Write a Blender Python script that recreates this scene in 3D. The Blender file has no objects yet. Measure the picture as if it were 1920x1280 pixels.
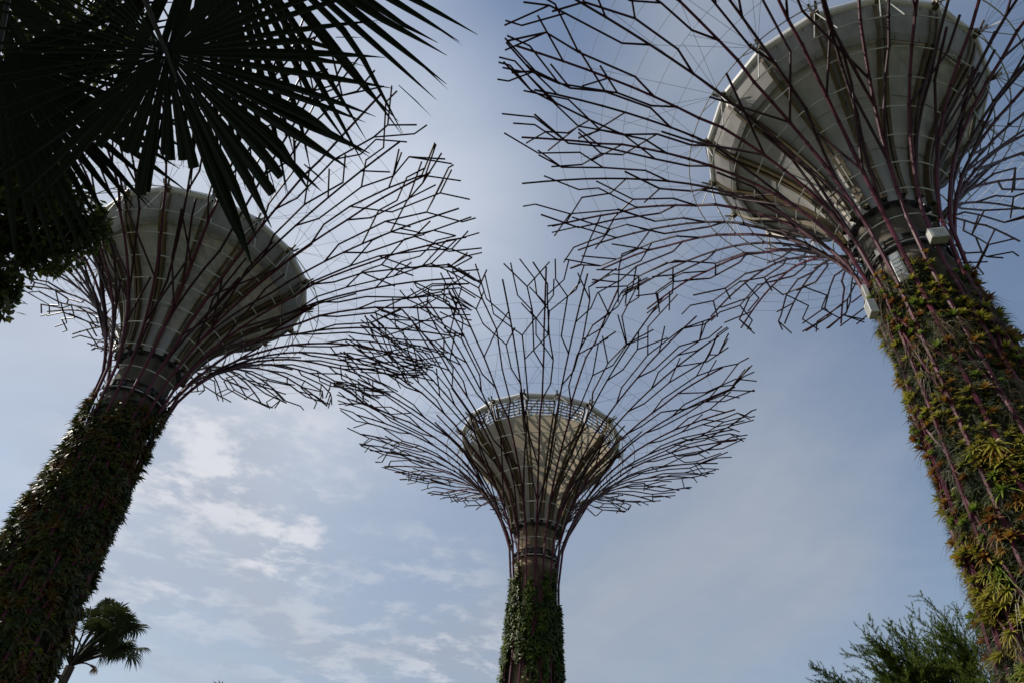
import bpy, math, random
import numpy as np
from mathutils import Vector
R_ = math.radians
rng = random.Random(7)
C = bpy.context.scene.collection
sc = bpy.context.scene

# ------------------------------------------------------------------ camera
EYE = np.array([0, 0, 1.6])
PITCH, ROLL, FPX = R_(42.642), R_(4.816), 1276.5
_f = np.array([0, math.cos(PITCH), math.sin(PITCH)])
_u = np.array([0, -math.sin(PITCH), math.cos(PITCH)])
_x = np.array([1.0, 0, 0])
CX = math.cos(ROLL)*_x + math.sin(ROLL)*_u
CU = -math.sin(ROLL)*_x + math.cos(ROLL)*_u
cam_d = bpy.data.cameras.new('camera')
cam = bpy.data.objects.new('camera', cam_d); C.objects.link(cam)
from mathutils import Matrix
cam.matrix_world = Matrix(((CX[0], CU[0], -_f[0], EYE[0]), (CX[1], CU[1], -_f[1], EYE[1]),
                           (CX[2], CU[2], -_f[2], EYE[2]), (0, 0, 0, 1)))
cam_d.sensor_width = 36; cam_d.lens = 36*FPX/1920
cam_d.clip_start = 0.05; cam_d.clip_end = 6000
sc.camera = cam

def ray(px, py, d):
    """world point at distance d seen at photo position (px, py)"""
    v = _f*FPX + CX*(px-960) + CU*(640-py)
    return EYE + v/np.linalg.norm(v)*d

# ------------------------------------------------------------------ light
SUN_AZ, SUN_EL = R_(-78), R_(41)      # azimuth from +Y, clockwise positive
sd = np.array([math.sin(SUN_AZ)*math.cos(SUN_EL), math.cos(SUN_AZ)*math.cos(SUN_EL), math.sin(SUN_EL)])
sun_l = bpy.data.lights.new('sun', 'SUN'); sun_l.energy = 4.9; sun_l.angle = R_(0.6)
sun_l.color = (1.0, 0.93, 0.82)
sun = bpy.data.objects.new('sun', sun_l); C.objects.link(sun)
sun.rotation_euler = Vector(sd).to_track_quat('Z', 'Y').to_euler()
sun.location = (-60, 30, 80)

world = bpy.data.worlds.new('World'); sc.world = world; world.use_nodes = True
NT = world.node_tree; NT.nodes.clear()
def N(nt, typ, **kw):
    n = nt.nodes.new(typ)
    for k, v in kw.items(): setattr(n, k, v)
    return n
def math_(nt, op, a, b=None, c=None, clamp=False):
    n = N(nt, 'ShaderNodeMath', operation=op, use_clamp=clamp)
    for i, v in enumerate((a, b, c)):
        if v is None: continue
        if isinstance(v, (int, float)): n.inputs[i].default_value = v
        else: nt.links.new(v, n.inputs[i])
    return n.outputs[0]
def mixc(nt, fac, a, b, mode='MIX'):
    n = N(nt, 'ShaderNodeMix', data_type='RGBA', blend_type=mode, clamp_result=False)
    for s, v in ((n.inputs[0], fac), (n.inputs[6], a), (n.inputs[7], b)):
        if isinstance(v, (int, float)): s.default_value = v
        elif isinstance(v, tuple): s.default_value = (*v, 1)
        else: nt.links.new(v, s)
    return n.outputs[2]
def maprange(nt, v, a, b, c=0.0, d=1.0, smooth=True):
    n = N(nt, 'ShaderNodeMapRange', interpolation_type='SMOOTHSTEP' if smooth else 'LINEAR')
    nt.links.new(v, n.inputs[0])
    for i, q in enumerate((a, b, c, d)): n.inputs[1+i].default_value = q
    return n.outputs[0]
sky = N(NT, 'ShaderNodeTexSky', sky_type='NISHITA', sun_disc=False)
sky.sun_elevation = SUN_EL; sky.sun_rotation = SUN_AZ
sky.air_density = 1.25; sky.dust_density = 1.0; sky.ozone_density = 1.6; sky.altitude = 0
tc = N(NT, 'ShaderNodeTexCoord')
sep = N(NT, 'ShaderNodeSeparateXYZ'); NT.links.new(tc.outputs['Generated'], sep.inputs[0])
zc = math_(NT, 'MAXIMUM', math_(NT, 'ADD', sep.outputs[2], 0.12), 0.05)
cmb = N(NT, 'ShaderNodeCombineXYZ')
NT.links.new(math_(NT, 'DIVIDE', sep.outputs[0], zc), cmb.inputs[0])
NT.links.new(math_(NT, 'DIVIDE', sep.outputs[1], zc), cmb.inputs[1])
def wnoise(scale, det, rough, dist, rot=0, sx=1, sy=1, off=(0, 0, 0)):
    m = N(NT, 'ShaderNodeMapping'); NT.links.new(cmb.outputs[0], m.inputs[0])
    m.inputs['Rotation'].default_value = (0, 0, rot); m.inputs['Scale'].default_value = (sx, sy, 1)
    m.inputs['Location'].default_value = off
    n = N(NT, 'ShaderNodeTexNoise'); NT.links.new(m.outputs[0], n.inputs['Vector'])
    n.inputs['Scale'].default_value = scale; n.inputs['Detail'].default_value = det
    n.inputs['Roughness'].default_value = rough; n.inputs['Distortion'].default_value = dist
    return n.outputs[0]
def patch(px, py, inner, outer):
    """soft patch of sky round a direction"""
    d = ray(px, py, 1.0)-EYE; d /= np.linalg.norm(d)
    n = N(NT, 'ShaderNodeVectorMath', operation='DOT_PRODUCT'); NT.links.new(tc.outputs['Generated'], n.inputs[0])
    n.inputs[1].default_value = tuple(d)
    return maprange(NT, n.outputs['Value'], math.cos(R_(outer)), math.cos(R_(inner)))
veil = wnoise(1.1, 6, 0.55, 0.5, rot=0.5, sx=1.0, sy=0.55, off=(3, 1, 0))
veil = maprange(NT, veil, 0.34, 0.72)
wisp = wnoise(5.6, 10, 0.62, 0.12, rot=-0.35, sx=1.0, sy=1.15, off=(2.3, 4.6, 0))
wisp_m = maprange(NT, wisp, 0.46, 0.62)
area = patch(430, 920, 2, 15)
area = math_(NT, 'MULTIPLY', area, 0.45)
for (px, py, a, b, k_) in ((370, 850, 1, 8, 1), (440, 880, 1, 7, 1), (520, 1000, 1, 6, 1), (640, 1190, 1, 8, .4), (850, 1275, 1, 7, .6), (800, 1110, 1, 7, .35), (330, 1050, 1, 6, .6), (540, 830, 0, 5, .6)):
    area = math_(NT, 'MAXIMUM', area, math_(NT, 'MULTIPLY', patch(px, py, a, b), k_))
wisp_f = math_(NT, 'MULTIPLY', wisp_m, math_(NT, 'ADD', math_(NT, 'MULTIPLY', area, 0.85), 0.03), clamp=True)
glow = math_(NT, 'MULTIPLY_ADD', patch(590, 390, 0, 24), 0.46, math_(NT, 'MULTIPLY', patch(330, 520, 0, 38), 0.38))
grey_f = math_(NT, 'MULTIPLY_ADD', veil, 0.60, 0.34, clamp=True)
clear = math_(NT, 'SUBTRACT', 1.0, math_(NT, 'MULTIPLY', patch(850, -40, 2, 18), 1.0))
east = math_(NT, 'SUBTRACT', 1.0, math_(NT, 'MULTIPLY', patch(2250, 380, 2, 34), 0.85))
grey_f = math_(NT, 'MULTIPLY', math_(NT, 'MULTIPLY', grey_f, clear), east)
mott = maprange(NT, wnoise(2.6, 5, 0.55, 0.6, rot=0.9, sx=.8, sy=1.3, off=(7, 2, 0)), 0.3, 0.7)
veil_f = math_(NT, 'MULTIPLY', glow, math_(NT, 'MULTIPLY_ADD', mott, 0.45, 0.72), clamp=True)
c0 = mixc(NT, grey_f, sky.outputs[0], (3.15, 3.5, 4.15))
c1 = mixc(NT, veil_f, c0, (5.3, 5.75, 6.6))
c2 = mixc(NT, wisp_f, c1, (6.2, 6.3, 6.7))
bg = N(NT, 'ShaderNodeBackground'); bg.inputs[1].default_value = 0.12
NT.links.new(c2, bg.inputs[0])
wo = N(NT, 'ShaderNodeOutputWorld'); NT.links.new(bg.outputs[0], wo.inputs[0])
sc.view_settings.view_transform = 'Standard'; sc.view_settings.look = 'None'
sc.view_settings.exposure = 0.0; sc.view_settings.gamma = 1.0

# ------------------------------------------------------------------ materials
def new_mat(name):
    m = bpy.data.materials.new(name); m.use_nodes = True
    nt = m.node_tree; b = nt.nodes['Principled BSDF']
    return m, nt, b
def ramp(nt, fac, stops, interp='LINEAR'):
    r = N(nt, 'ShaderNodeValToRGB'); r.color_ramp.interpolation = interp
    e = r.color_ramp.elements
    while len(e) < len(stops): e.new(0.5)
    for k, (p, c) in enumerate(stops): e[k].position = p; e[k].color = (*c, 1)
    nt.links.new(fac, r.inputs[0]); return r.outputs[0]
def noise(nt, scale, det=4, rough=0.55, coord='Object', sc3=None):
    t = N(nt, 'ShaderNodeTexCoord'); v = t.outputs[coord]
    if sc3:
        m = N(nt, 'ShaderNodeMapping'); m.inputs['Scale'].default_value = sc3
        nt.links.new(v, m.inputs[0]); v = m.outputs[0]
    n = N(nt, 'ShaderNodeTexNoise'); nt.links.new(v, n.inputs['Vector'])
    n.inputs['Scale'].default_value = scale; n.inputs['Detail'].default_value = det
    n.inputs['Roughness'].default_value = rough
    return n.outputs[0]
def mat_var(name, c0, c1, scale=3, rough=0.6, metal=0, sc3=None, bump=0, lo=.35, hi=.65):
    m, nt, b = new_mat(name)
    n = noise(nt, scale, sc3=sc3)
    nt.links.new(ramp(nt, n, [(lo, c0), (hi, c1)]), b.inputs['Base Color'])
    b.inputs['Roughness'].default_value = rough; b.inputs['Metallic'].default_value = metal
    if bump:
        bp = N(nt, 'ShaderNodeBump'); bp.inputs['Strength'].default_value = bump; bp.inputs['Distance'].default_value = 0.03
        nt.links.new(n, bp.inputs['Height']); nt.links.new(bp.outputs[0], b.inputs['Normal'])
    return m
def mat_leaf(name, stops, nscale, trans=0.35, rough=0.45, attr=None):
    m, nt, b = new_mat(name)
    if attr:
        a = N(nt, 'ShaderNodeAttribute', attribute_name='along')
        n = noise(nt, nscale, 3)
        f = math_(nt, 'ADD', a.outputs['Fac'], math_(nt, 'MULTIPLY', math_(nt, 'SUBTRACT', n, 0.5), 0.7), clamp=True)
        col = ramp(nt, f, stops)
    else:
        col = ramp(nt, noise(nt, nscale, 5, 0.65), stops)
    nt.links.new(col, b.inputs['Base Color'])
    b.inputs['Roughness'].default_value = rough
    b.inputs['Specular IOR Level'].default_value = 0.35
    t = N(nt, 'ShaderNodeBsdfTranslucent'); nt.links.new(col, t.inputs[0])
    mx = N(nt, 'ShaderNodeMixShader'); mx.inputs[0].default_value = trans
    nt.links.new(b.outputs[0], mx.inputs[1]); nt.links.new(t.outputs[0], mx.inputs[2])
    nt.links.new(mx.outputs[0], nt.nodes['Material Output'].inputs[0])
    return m
M = {}
M['pipe'] = mat_var('magenta_pipe', (0.062, 0.011, 0.022), (0.10, 0.020, 0.038), 2.5, 0.5)
M['branch'] = mat_var('branch_pipe', (0.024, 0.0065, 0.010), (0.042, 0.011, 0.017), 2.5, 0.5)
for k_ in ('pipe', 'branch'): M[k_].node_tree.nodes['Principled BSDF'].inputs['Specular IOR Level'].default_value = 0.22
M['rod'] = mat_var('galvanised_rod', (0.50, 0.50, 0.48), (0.62, 0.62, 0.60), 4, 0.5, 0.0)
M['wire'] = mat_var('steel_wire', (0.22, 0.22, 0.22), (0.3, 0.3, 0.3), 4, 0.5, 0.3)
M['beam'] = mat_var('ochre_beam', (0.065, 0.046, 0.017), (0.125, 0.086, 0.03), 1.6, 0.5)
M['white'] = mat_var('white_paint', (0.62, 0.61, 0.58), (0.74, 0.73, 0.70), 1.5, 0.35)
M['band'] = mat_var('cladding_panel', (0.21, 0.20, 0.19), (0.30, 0.29, 0.276), 2.0, 0.5, sc3=(1, 1, .15))
M['truss'] = mat_var('truss_paint', (0.30, 0.28, 0.24), (0.40, 0.375, 0.33), 2, 0.5)
M['concrete'] = mat_var('weathered_concrete', (0.07, 0.055, 0.038), (0.27, 0.19, 0.115), 1.3, 0.85, sc3=(1, 1, .35), bump=.5)
M['concrete_dark'] = mat_var('dark_concrete', (0.03, 0.028, 0.02), (0.12, 0.10, 0.075), 1.3, 0.9, sc3=(1, 1, .35), bump=.5)  # same concrete in a darker tone, for the left and right cores
M['dark'] = mat_var('dark_steel', (0.018, 0.018, 0.02), (0.04, 0.04, 0.042), 5, 0.6)
M['box'] = mat_var('white_box', (0.42, 0.42, 0.40), (0.52, 0.52, 0.50), 3, 0.45)
M['greybox'] = mat_var('grey_box', (0.16, 0.18, 0.19), (0.26, 0.28, 0.29), 6, 0.4)
M['soil'] = mat_var('planting_mat', (0.012, 0.012, 0.007), (0.045, 0.05, 0.022), 5, 0.95, bump=.8)
# translucent funnel membrane
m, nt, b = new_mat('membrane')
col = ramp(nt, noise(nt, 2.2, 7, .65, sc3=(1, 1, .12)), [(.28, (0.29, 0.28, 0.265)), (.45, (0.385, 0.38, 0.365)), (.7, (0.445, 0.44, 0.425))])
nt.links.new(col, b.inputs['Base Color']); b.inputs['Roughness'].default_value = 0.4
t = N(nt, 'ShaderNodeBsdfTranslucent'); t.inputs[0].default_value = (0.62, 0.53, 0.39, 1)
mx = N(nt, 'ShaderNodeMixShader'); mx.inputs[0].default_value = 0.27
nt.links.new(b.outputs[0], mx.inputs[1]); nt.links.new(t.outputs[0], mx.inputs[2])
nt.links.new(mx.outputs[0], nt.nodes['Material Output'].inputs[0]); M['membrane'] = m
M['membrane_dense'] = m.copy(); M['membrane_dense'].node_tree.nodes[mx.name].inputs[0].default_value = 0.015
M['brom_yellow'] = mat_leaf('bromeliad_yellow', [(0, (0.10, 0.12, 0.012)), (.45, (0.26, 0.25, 0.026)), (1, (0.36, 0.30, 0.06))], 5, attr=1)
M['brom_orange'] = mat_leaf('bromeliad_orange', [(0, (0.20, 0.055, 0.012)), (.5, (0.27, 0.135, 0.02)), (1, (0.28, 0.22, 0.035))], 5, attr=1)
M['brom_green'] = mat_leaf('bromeliad_green', [(0, (0.05, 0.11, 0.012)), (.5, (0.13, 0.20, 0.02)), (1, (0.24, 0.26, 0.04))], 5, attr=1)
M['brom_red'] = mat_leaf('bromeliad_red', [(0, (0.17, 0.03, 0.012)), (.5, (0.20, 0.075, 0.02)), (1, (0.15, 0.13, 0.03))], 5, attr=1)
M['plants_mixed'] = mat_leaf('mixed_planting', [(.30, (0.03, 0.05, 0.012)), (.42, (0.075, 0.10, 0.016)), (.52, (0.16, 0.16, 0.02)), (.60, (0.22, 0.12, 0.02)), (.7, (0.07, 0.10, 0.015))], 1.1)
M['plants_dark'] = mat_leaf('shaded_planting', [(.30, (0.014, 0.024, 0.006)), (.44, (0.032, 0.048, 0.008)), (.54, (0.07, 0.07, 0.01)), (.62, (0.12, 0.05, 0.01)), (.7, (0.03, 0.045, 0.008))], 1.1, .25)  # darkened copy of the mixed planting, the left trunk's shade put into the colour
M['fern'] = mat_leaf('grey_fern', [(.35, (0.05, 0.065, 0.03)), (.55, (0.10, 0.12, 0.07)), (.7, (0.08, 0.07, 0.035))], 1.6, 0.25)
M['dry'] = mat_leaf('dry_strands', [(.35, (0.05, 0.04, 0.022)), (.65, (0.11, 0.085, 0.045))], 2.0, 0.15)
M['ivy'] = mat_leaf('ivy', [(.3, (0.022, 0.042, 0.008)), (.5, (0.055, 0.09, 0.012)), (.68, (0.15, 0.185, 0.022))], 1.5)
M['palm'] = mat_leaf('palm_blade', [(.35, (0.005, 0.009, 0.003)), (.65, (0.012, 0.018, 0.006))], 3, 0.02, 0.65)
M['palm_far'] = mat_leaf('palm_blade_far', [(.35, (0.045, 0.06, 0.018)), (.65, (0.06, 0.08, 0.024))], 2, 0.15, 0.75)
M['petiole'] = mat_var('petiole', (0.012, 0.010, 0.005), (0.022, 0.017, 0.009), 4, 0.6)
M['dead'] = mat_leaf('dead_blade', [(.3, (0.22, 0.09, 0.02)), (.7, (0.32, 0.14, 0.03))], 3, 0.3)
M['bark'] = mat_var('bark', (0.05, 0.04, 0.03), (0.13, 0.10, 0.075), 5, 0.9, sc3=(1, 1, .3), bump=.8)
M['broad'] = mat_leaf('broadleaf', [(.3, (0.022, 0.035, 0.008)), (.55, (0.05, 0.065, 0.012)), (.72, (0.14, 0.11, 0.018))], 1.6, 0.3)
M['acacia'] = mat_leaf('feathery_leaf', [(.3, (0.095, 0.145, 0.022)), (.7, (0.17, 0.23, 0.04))], 1.2, 0.35)
M['grass'] = mat_var('lawn', (0.018, 0.03, 0.008), (0.04, 0.055, 0.016), .6, .95)
M['paving'] = mat_var('paving', (0.065, 0.06, 0.052), (0.10, 0.092, 0.08), .8, .85)

# ------------------------------------------------------------------ mesh helpers
class MB:
    def __init__(self): self.v = []; self.f = []; self.t = []; self.n = 0; self.mi = []
    def add(self, verts, faces, t=None, mi=0):
        b = self.n
        self.v.extend([tuple(p) for p in verts]); self.n += len(verts)
        self.t.extend(t if t is not None else [0.0]*len(verts))
        self.f.extend([tuple(b+i for i in q) for q in faces]); self.mi.extend([mi]*len(faces))
    def tube(self, pts, rad, sides=6, cap=True):
        pts = [np.asarray(p, float) for p in pts]; n = len(pts)
        if n < 2: return
        rad = [rad]*n if isinstance(rad, (int, float)) else rad
        prev = None; V = []
        for i, p in enumerate(pts):
            d = (pts[min(i+1, n-1)]-pts[max(i-1, 0)]); d = d/(np.linalg.norm(d)+1e-9)
            if prev is None:
                a = np.cross(d, [0, 0, 1.0])
                if np.linalg.norm(a) < 1e-3: a = np.cross(d, [1.0, 0, 0])
            else: a = prev-d*np.dot(prev, d)
            a /= np.linalg.norm(a)+1e-9; prev = a; b = np.cross(d, a)
            for k in range(sides):
                q = 2*math.pi*k/sides
                V.append(p+(a*math.cos(q)+b*math.sin(q))*rad[i])
        F = []
        for i in range(n-1):
            for k in range(sides):
                k2 = (k+1) % sides
                F.append((i*sides+k, i*sides+k2, (i+1)*sides+k2, (i+1)*sides+k))
        if cap:
            F.append(tuple(range(sides))[::-1]); F.append(tuple((n-1)*sides+k for k in range(sides)))
        self.add(V, F)
    def box(self, c, ax, ay, az):
        """centre and three half-axis vectors"""
        c, ax, ay, az = (np.asarray(q, float) for q in (c, ax, ay, az))
        V = [c+sx*ax+sy*ay+sz*az for sx in (-1, 1) for sy in (-1, 1) for sz in (-1, 1)]
        self.add(V, [(0, 1, 3, 2), (4, 6, 7, 5), (0, 4, 5, 1), (2, 3, 7, 6), (0, 2, 6, 4), (1, 5, 7, 3)])
    def bar(self, a, b, w, d, side):
        a, b = np.asarray(a, float), np.asarray(b, float); L = b-a; u = L/np.linalg.norm(L)
        s = np.asarray(side, float); s = s-u*np.dot(s, u); s /= np.linalg.norm(s); t = np.cross(u, s)
        self.box((a+b)/2, L/2, s*w/2, t*d/2)
    def blade(self, base, d, nrm, L, W, droop=0.3, segs=3, fold=0.0, tip=0.05, wf=None, g=(0, 0, -1)):
        """tapered strap leaf"""
        base = np.asarray(base, float); d = np.asarray(d, float); d = d/np.linalg.norm(d)
        s = np.cross(d, nrm); ls = np.linalg.norm(s)
        if ls < 1e-4: s = np.cross(d, [1, .2, .1]); ls = np.linalg.norm(s)
        s /= ls; g = np.asarray(g, float); V = []; T = []
        for i in range(segs+1):
            q = i/segs
            p = base+d*L*q+g*droop*L*q*q
            w = W*(wf(q) if wf else (math.sin(math.pi*(0.22+0.78*q))**0.8 if q < 1 else tip))*.5
            V += [p-s*w, p+s*w]; T += [q, q]
        F = [(2*i, 2*i+1, 2*i+3, 2*i+2) for i in range(segs)]
        self.add(V, F, T)
    def build(self, name, mat, parent=None, smooth=False, loc=None):
        me = bpy.data.meshes.new(name); me.from_pydata(self.v, [], self.f)
        for mm in (mat if isinstance(mat, list) else [mat]): me.materials.append(mm)
        if isinstance(mat, list): me.polygons.foreach_set('material_index', self.mi)
        if any(self.t):
            a = me.attributes.new('along', 'FLOAT', 'POINT'); a.data.foreach_set('value', self.t)
        if smooth: me.polygons.foreach_set('use_smooth', [True]*len(me.polygons))
        me.update()
        o = bpy.data.objects.new(name, me); C.objects.link(o)
        if parent is not None: o.parent = parent
        if loc is not None: o.location = loc
        return o
def tag(o, label=None, cat=None, group=None, kind=None):
    if label: o['label'] = label
    if cat: o['category'] = cat
    if group: o['group'] = group
    if kind: o['kind'] = kind
    return o
def empty(name, loc, label, cat, group=None):
    o = bpy.data.objects.new(name, None); C.objects.link(o); o.location = tuple(loc)
    o.empty_display_size = 0.5
    return tag(o, label, cat, group)

# ------------------------------------------------------------------ ground
g = MB(); n = 48
g.add([(0, 0, 0)]+[(3000*math.cos(2*math.pi*k/n), 3000*math.sin(2*math.pi*k/n), 0) for k in range(n)],
      [(0, 1+k, 1+(k+1) % n) for k in range(n)])
tag(g.build('ground', M['grass']), kind='structure')
g = MB()
g.add([(0, 22, .004)]+[(26*math.cos(2*math.pi*k/n), 22+16*math.sin(2*math.pi*k/n), .004) for k in range(n)],
      [(0, 1+k, 1+(k+1) % n) for k in range(n)])
tag(g.build('pavement', M['paving']), kind='structure')

# ------------------------------------------------------------------ supertrees
def curve(ctrl, n=400):
    """dense smooth curve through control points -> arrays of (r, z) by arc length"""
    P = np.array(ctrl, float); Q = np.vstack([2*P[0]-P[1], P, 2*P[-1]-P[-2]]); out = []
    for i in range(1, len(Q)-2):
        for t in np.linspace(0, 1, n//(len(P)-1), endpoint=False):
            a, b, c, d = Q[i-1], Q[i], Q[i+1], Q[i+2]
            out.append(.5*((2*b)+(-a+c)*t+(2*a-5*b+4*c-d)*t*t+(-a+3*b-3*c+d)*t**3))
    out.append(P[-1]); out = np.array(out)
    s = np.concatenate([[0], np.cumsum(np.linalg.norm(np.diff(out, axis=0), axis=1))])
    return s, out
RIB = [(2.5, 0), (2.2, 7), (1.88, 12), (1.68, 15.5), (1.54, 19), (1.66, 21.3), (2.12, 23), (3.15, 25.2), (4.85, 27.35),
       (6.95, 29.15), (9.2, 30.45), (11.4, 31.4), (13.4, 32.05), (15.3, 32.55), (16.2, 32.8)]
BOWL = [(1.5, 23.2), (1.75, 24.4), (2.3, 25.8), (3.1, 27.05), (4.05, 28.15), (5.0, 29.1), (5.75, 30.4)]
BS, BP = curve(BOWL)
NR = 18; NB = 16; STEP = 1.12

class Supertree:
    def __init__(self, base, dz, seed, label, style):
        self.c = np.array([base[0], base[1], 0.0]); self.rg = random.Random(seed); self.dz = dz
        k = (30.4+dz)/30.4
        self.S, P = curve([(r, z*k if z < 19 else z+dz) for r, z in RIB]); self.P = P
        self.smax = self.S[-1]
        self.s0 = float(np.interp(22+dz, P[:2000, 1], self.S))
        self.root = empty('supertree', self.c, label, 'supertree', 'towering steel supertrees')
        # direction towards camera, to orient rib 0
        self.cam_th = math.atan2(-base[1], -base[0])
        self.style = style
        self.ribs(); self.rings(); self.bowl(); self.core()
    def rz(self, s):
        return float(np.interp(s, self.S, self.P[:, 0])), float(np.interp(s, self.S, self.P[:, 1]))
    def at(self, th, s, off=0.0):
        r, z = self.rz(s); r2, z2 = self.rz(min(s+.1, self.smax)); r1, z1 = self.rz(max(s-.1, 0))
        tr, tz = r2-r1, z2-z1; L = math.hypot(tr, tz)+1e-9
        r += off*tz/L; z -= off*tr/L          # off > 0: outward / downward
        return np.array([r*math.cos(th), r*math.sin(th), z])
    def sk(self, k): return self.s0+STEP*k
    def line(self, mb, nodes, rad, off=0.0, sub=True):
        """nodes: (th, s). straight members between nodes on the canopy surface"""
        pts = [self.at(th, s, off) for th, s in nodes]
        mb.tube(pts, rad, 6)
    def ribs(self):
        rg = self.rg; D = 2*math.pi/NR; th0 = self.cam_th+rg.uniform(-.2, .2)
        KMAX = (self.smax-.75-self.s0)/STEP
        for i in range(NR):
            th = th0+i*D+rg.uniform(-.02, .02)
            rib = MB(); br = MB(); clamps = []
            kend = rg.uniform(KMAX-1.3, KMAX)
            # main pipe: straight facets from the ground up and out to its tip
            pts = [(th, self.s0*q/9) for q in range(9)]; k = 0; a = th; lines = []
            main = {}
            while k < kend-.6:
                pts.append((a, self.sk(k))); main[k] = a; clamps.append((a, k)); k += 1
                if k in (8, 12): a += rg.choice((-1, 1))*rg.uniform(0, .25)/self.rz(self.sk(k))[0]
            pts.append((a, self.sk(kend)))
            rad = [0.07 if s < self.sk(4) else (0.064 if s < self.sk(9) else 0.057) for _, s in pts]
            self.line(rib, pts, rad); lines.append((main, 7))
            # a long side branch that runs up midway to the next rib
            k0 = (0, 2, 1, 3)[i % 4]; n = rg.choice((3, 4)); tgt = main[k0]+D*rg.uniform(.46, .54)
            sec = [(main[k0], self.sk(k0))]+[(main[k0]+(tgt-main[k0])*q/n, self.sk(k0+q)) for q in range(1, n+1)]
            k = k0+n; kend2 = rg.uniform(KMAX-1.3, KMAX); sm_ = {}
            while k < kend2-.6:
                sm_[k] = tgt; k += 1; sec.append((tgt, self.sk(k)))
            sec.append((tgt, self.sk(kend2)))
            self.line(br, sec, [0.058 if s < self.sk(9) else .054 for _, s in sec]); lines.append((sm_, 7))
            clamps += [(a_, k_) for k_, a_ in sm_.items() if rg.random() < .5]
            # crossing diagonals low on the funnel side
            for q in range(2):
                kk = rg.choice((2, 3, 4, 5)); s2 = rg.choice((-1, 1)); w = rg.uniform(.45, .95)*D
                ke = kk+rg.choice((2, 3))
                self.line(br, [(th, self.sk(kk)), (th+s2*w, self.sk(ke))]+([(th+s2*w*1.02, self.sk(ke+rg.uniform(1, 2.5)))] if q else []), 0.05)
            # short member that stops early
            if rg.random() < .7:
                kk = rg.choice((1, 2, 3, 4)); s2 = rg.choice((-1, 1)); w = rg.uniform(.35, .6)*D
                self.line(br, [(th, self.sk(kk)), (th+s2*w, self.sk(kk+3)), (th+s2*w*1.02, self.sk(kk+rg.uniform(3.7, 5.4)))], 0.056)
            for ln, first in lines:
                k = first+rg.choice((0, 1, 2)); sgn = rg.choice((-1, 1))
                off = D*rg.uniform(.14, .19)
                for q in range(2):                       # one fork to each side
                    if k in ln: self.fork(br, ln[k], k, sgn, off, KMAX)
                    sgn = -sgn; k += rg.choice((1, 2, 2))
                k = max(k, 11)
                while k < KMAX-1.5:                      # short twigs near the tip
                    if k in ln and rg.random() < .75: self.twig(br, ln[k], k, sgn, KMAX, 2)
                    sgn = -sgn; k += rg.choice((2, 3))
            for a, k in clamps:
                if k >= 1: br.tube([self.at(a, self.sk(k)-.03), self.at(a, self.sk(k)+.03)], 0.08 if k < 9 else .066, 6)
            ro = rib.build('rib', M['pipe'], self.root, smooth=False)
            br.build('branch', M['branch'], ro)
    def fork(self, mb, th, k, sgn, off, KMAX):
        """side branch: leaves the line at an angle, bends parallel to it, then ends in a Y"""
        rg = self.rg; r = self.rz(self.sk(k+1))[0]
        n = max(1.0, min(2.5, off*r/(rg.uniform(.58, .8)*STEP)))
        pts = [(th, self.sk(k)), (th+sgn*off, self.sk(k+n))]; a = th+sgn*off; kk = k+n
        while kk < KMAX-1.4:
            kk = min(kk+rg.choice((1.5, 2, 2.5)), KMAX-rg.uniform(.9, 1.5)); pts.append((a, self.sk(kk)))
            if kk < KMAX-.8 and rg.random() < .9: self.twig(mb, a, kk, rg.choice((-1, 1)), KMAX, 1 if kk < 12 else 2)
            if rg.random() < .25: break
            a += rg.choice((-1, 0, 1))*rg.uniform(.2, .5)/self.rz(self.sk(kk))[0]
        if kk < KMAX-.5:
            ke = min(kk+rg.choice((1, 1.5)), KMAX+.2); pts.append((a+rg.choice((-1, 1))*rg.uniform(.5, .85)*(ke-kk)*STEP/self.rz(self.sk(kk))[0], self.sk(ke)))
        self.line(mb, pts, [.053]+[.049]*(len(pts)-1))
    def twig(self, mb, th, k, sgn, KMAX, lvl):
        rg = self.rg; pts = [(th, self.sk(k))]; a = th; kk = k
        def step(dk, l):
            nonlocal a, kk
            dk = min(dk, KMAX+.4-kk)
            if dk <= .25: return
            a += l*dk*STEP/max(self.rz(self.sk(kk+dk/2))[0], 1.5); kk += dk; pts.append((a, self.sk(kk)))
        step(rg.choice((1, 1.5, 1.5)), sgn*rg.uniform(.6, .95))
        if rg.random() < (.9 if lvl == 0 else .6):
            step(rg.choice((1, 1.5, 2, 2.5)), sgn*rg.uniform(-.08, .10))
            if kk < KMAX-.5 and rg.random() < .9:
                if lvl < 2: self.twig(mb, a, kk, -sgn, KMAX, lvl+1)
                step(rg.choice((1, 1.5)), sgn*rg.uniform(.6, .95))
                if rg.random() < .6: step(rg.choice((1, 1.5)), rg.uniform(-.1, .1))
        self.line(mb, pts, 0.049 if lvl == 0 else 0.045)
    def rings(self):
        KM = int((self.smax-.75-self.s0)/STEP)-1
        for k in range(-1, KM):
            s = self.sk(k); thick = k <= 8; n = 36 if k < 8 else 72; mb = MB()
            th0 = self.cam_th
            pts = [self.at(th0+2*math.pi*q/n, s, -.07) for q in range(n)]; pts.append(pts[0])
            mb.tube(pts, 0.027 if thick else 0.0085, 5, cap=False)
            mb.build('ring_rod' if thick else 'ring_cable', M['rod'] if thick else M['wire'], self.root)
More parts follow.
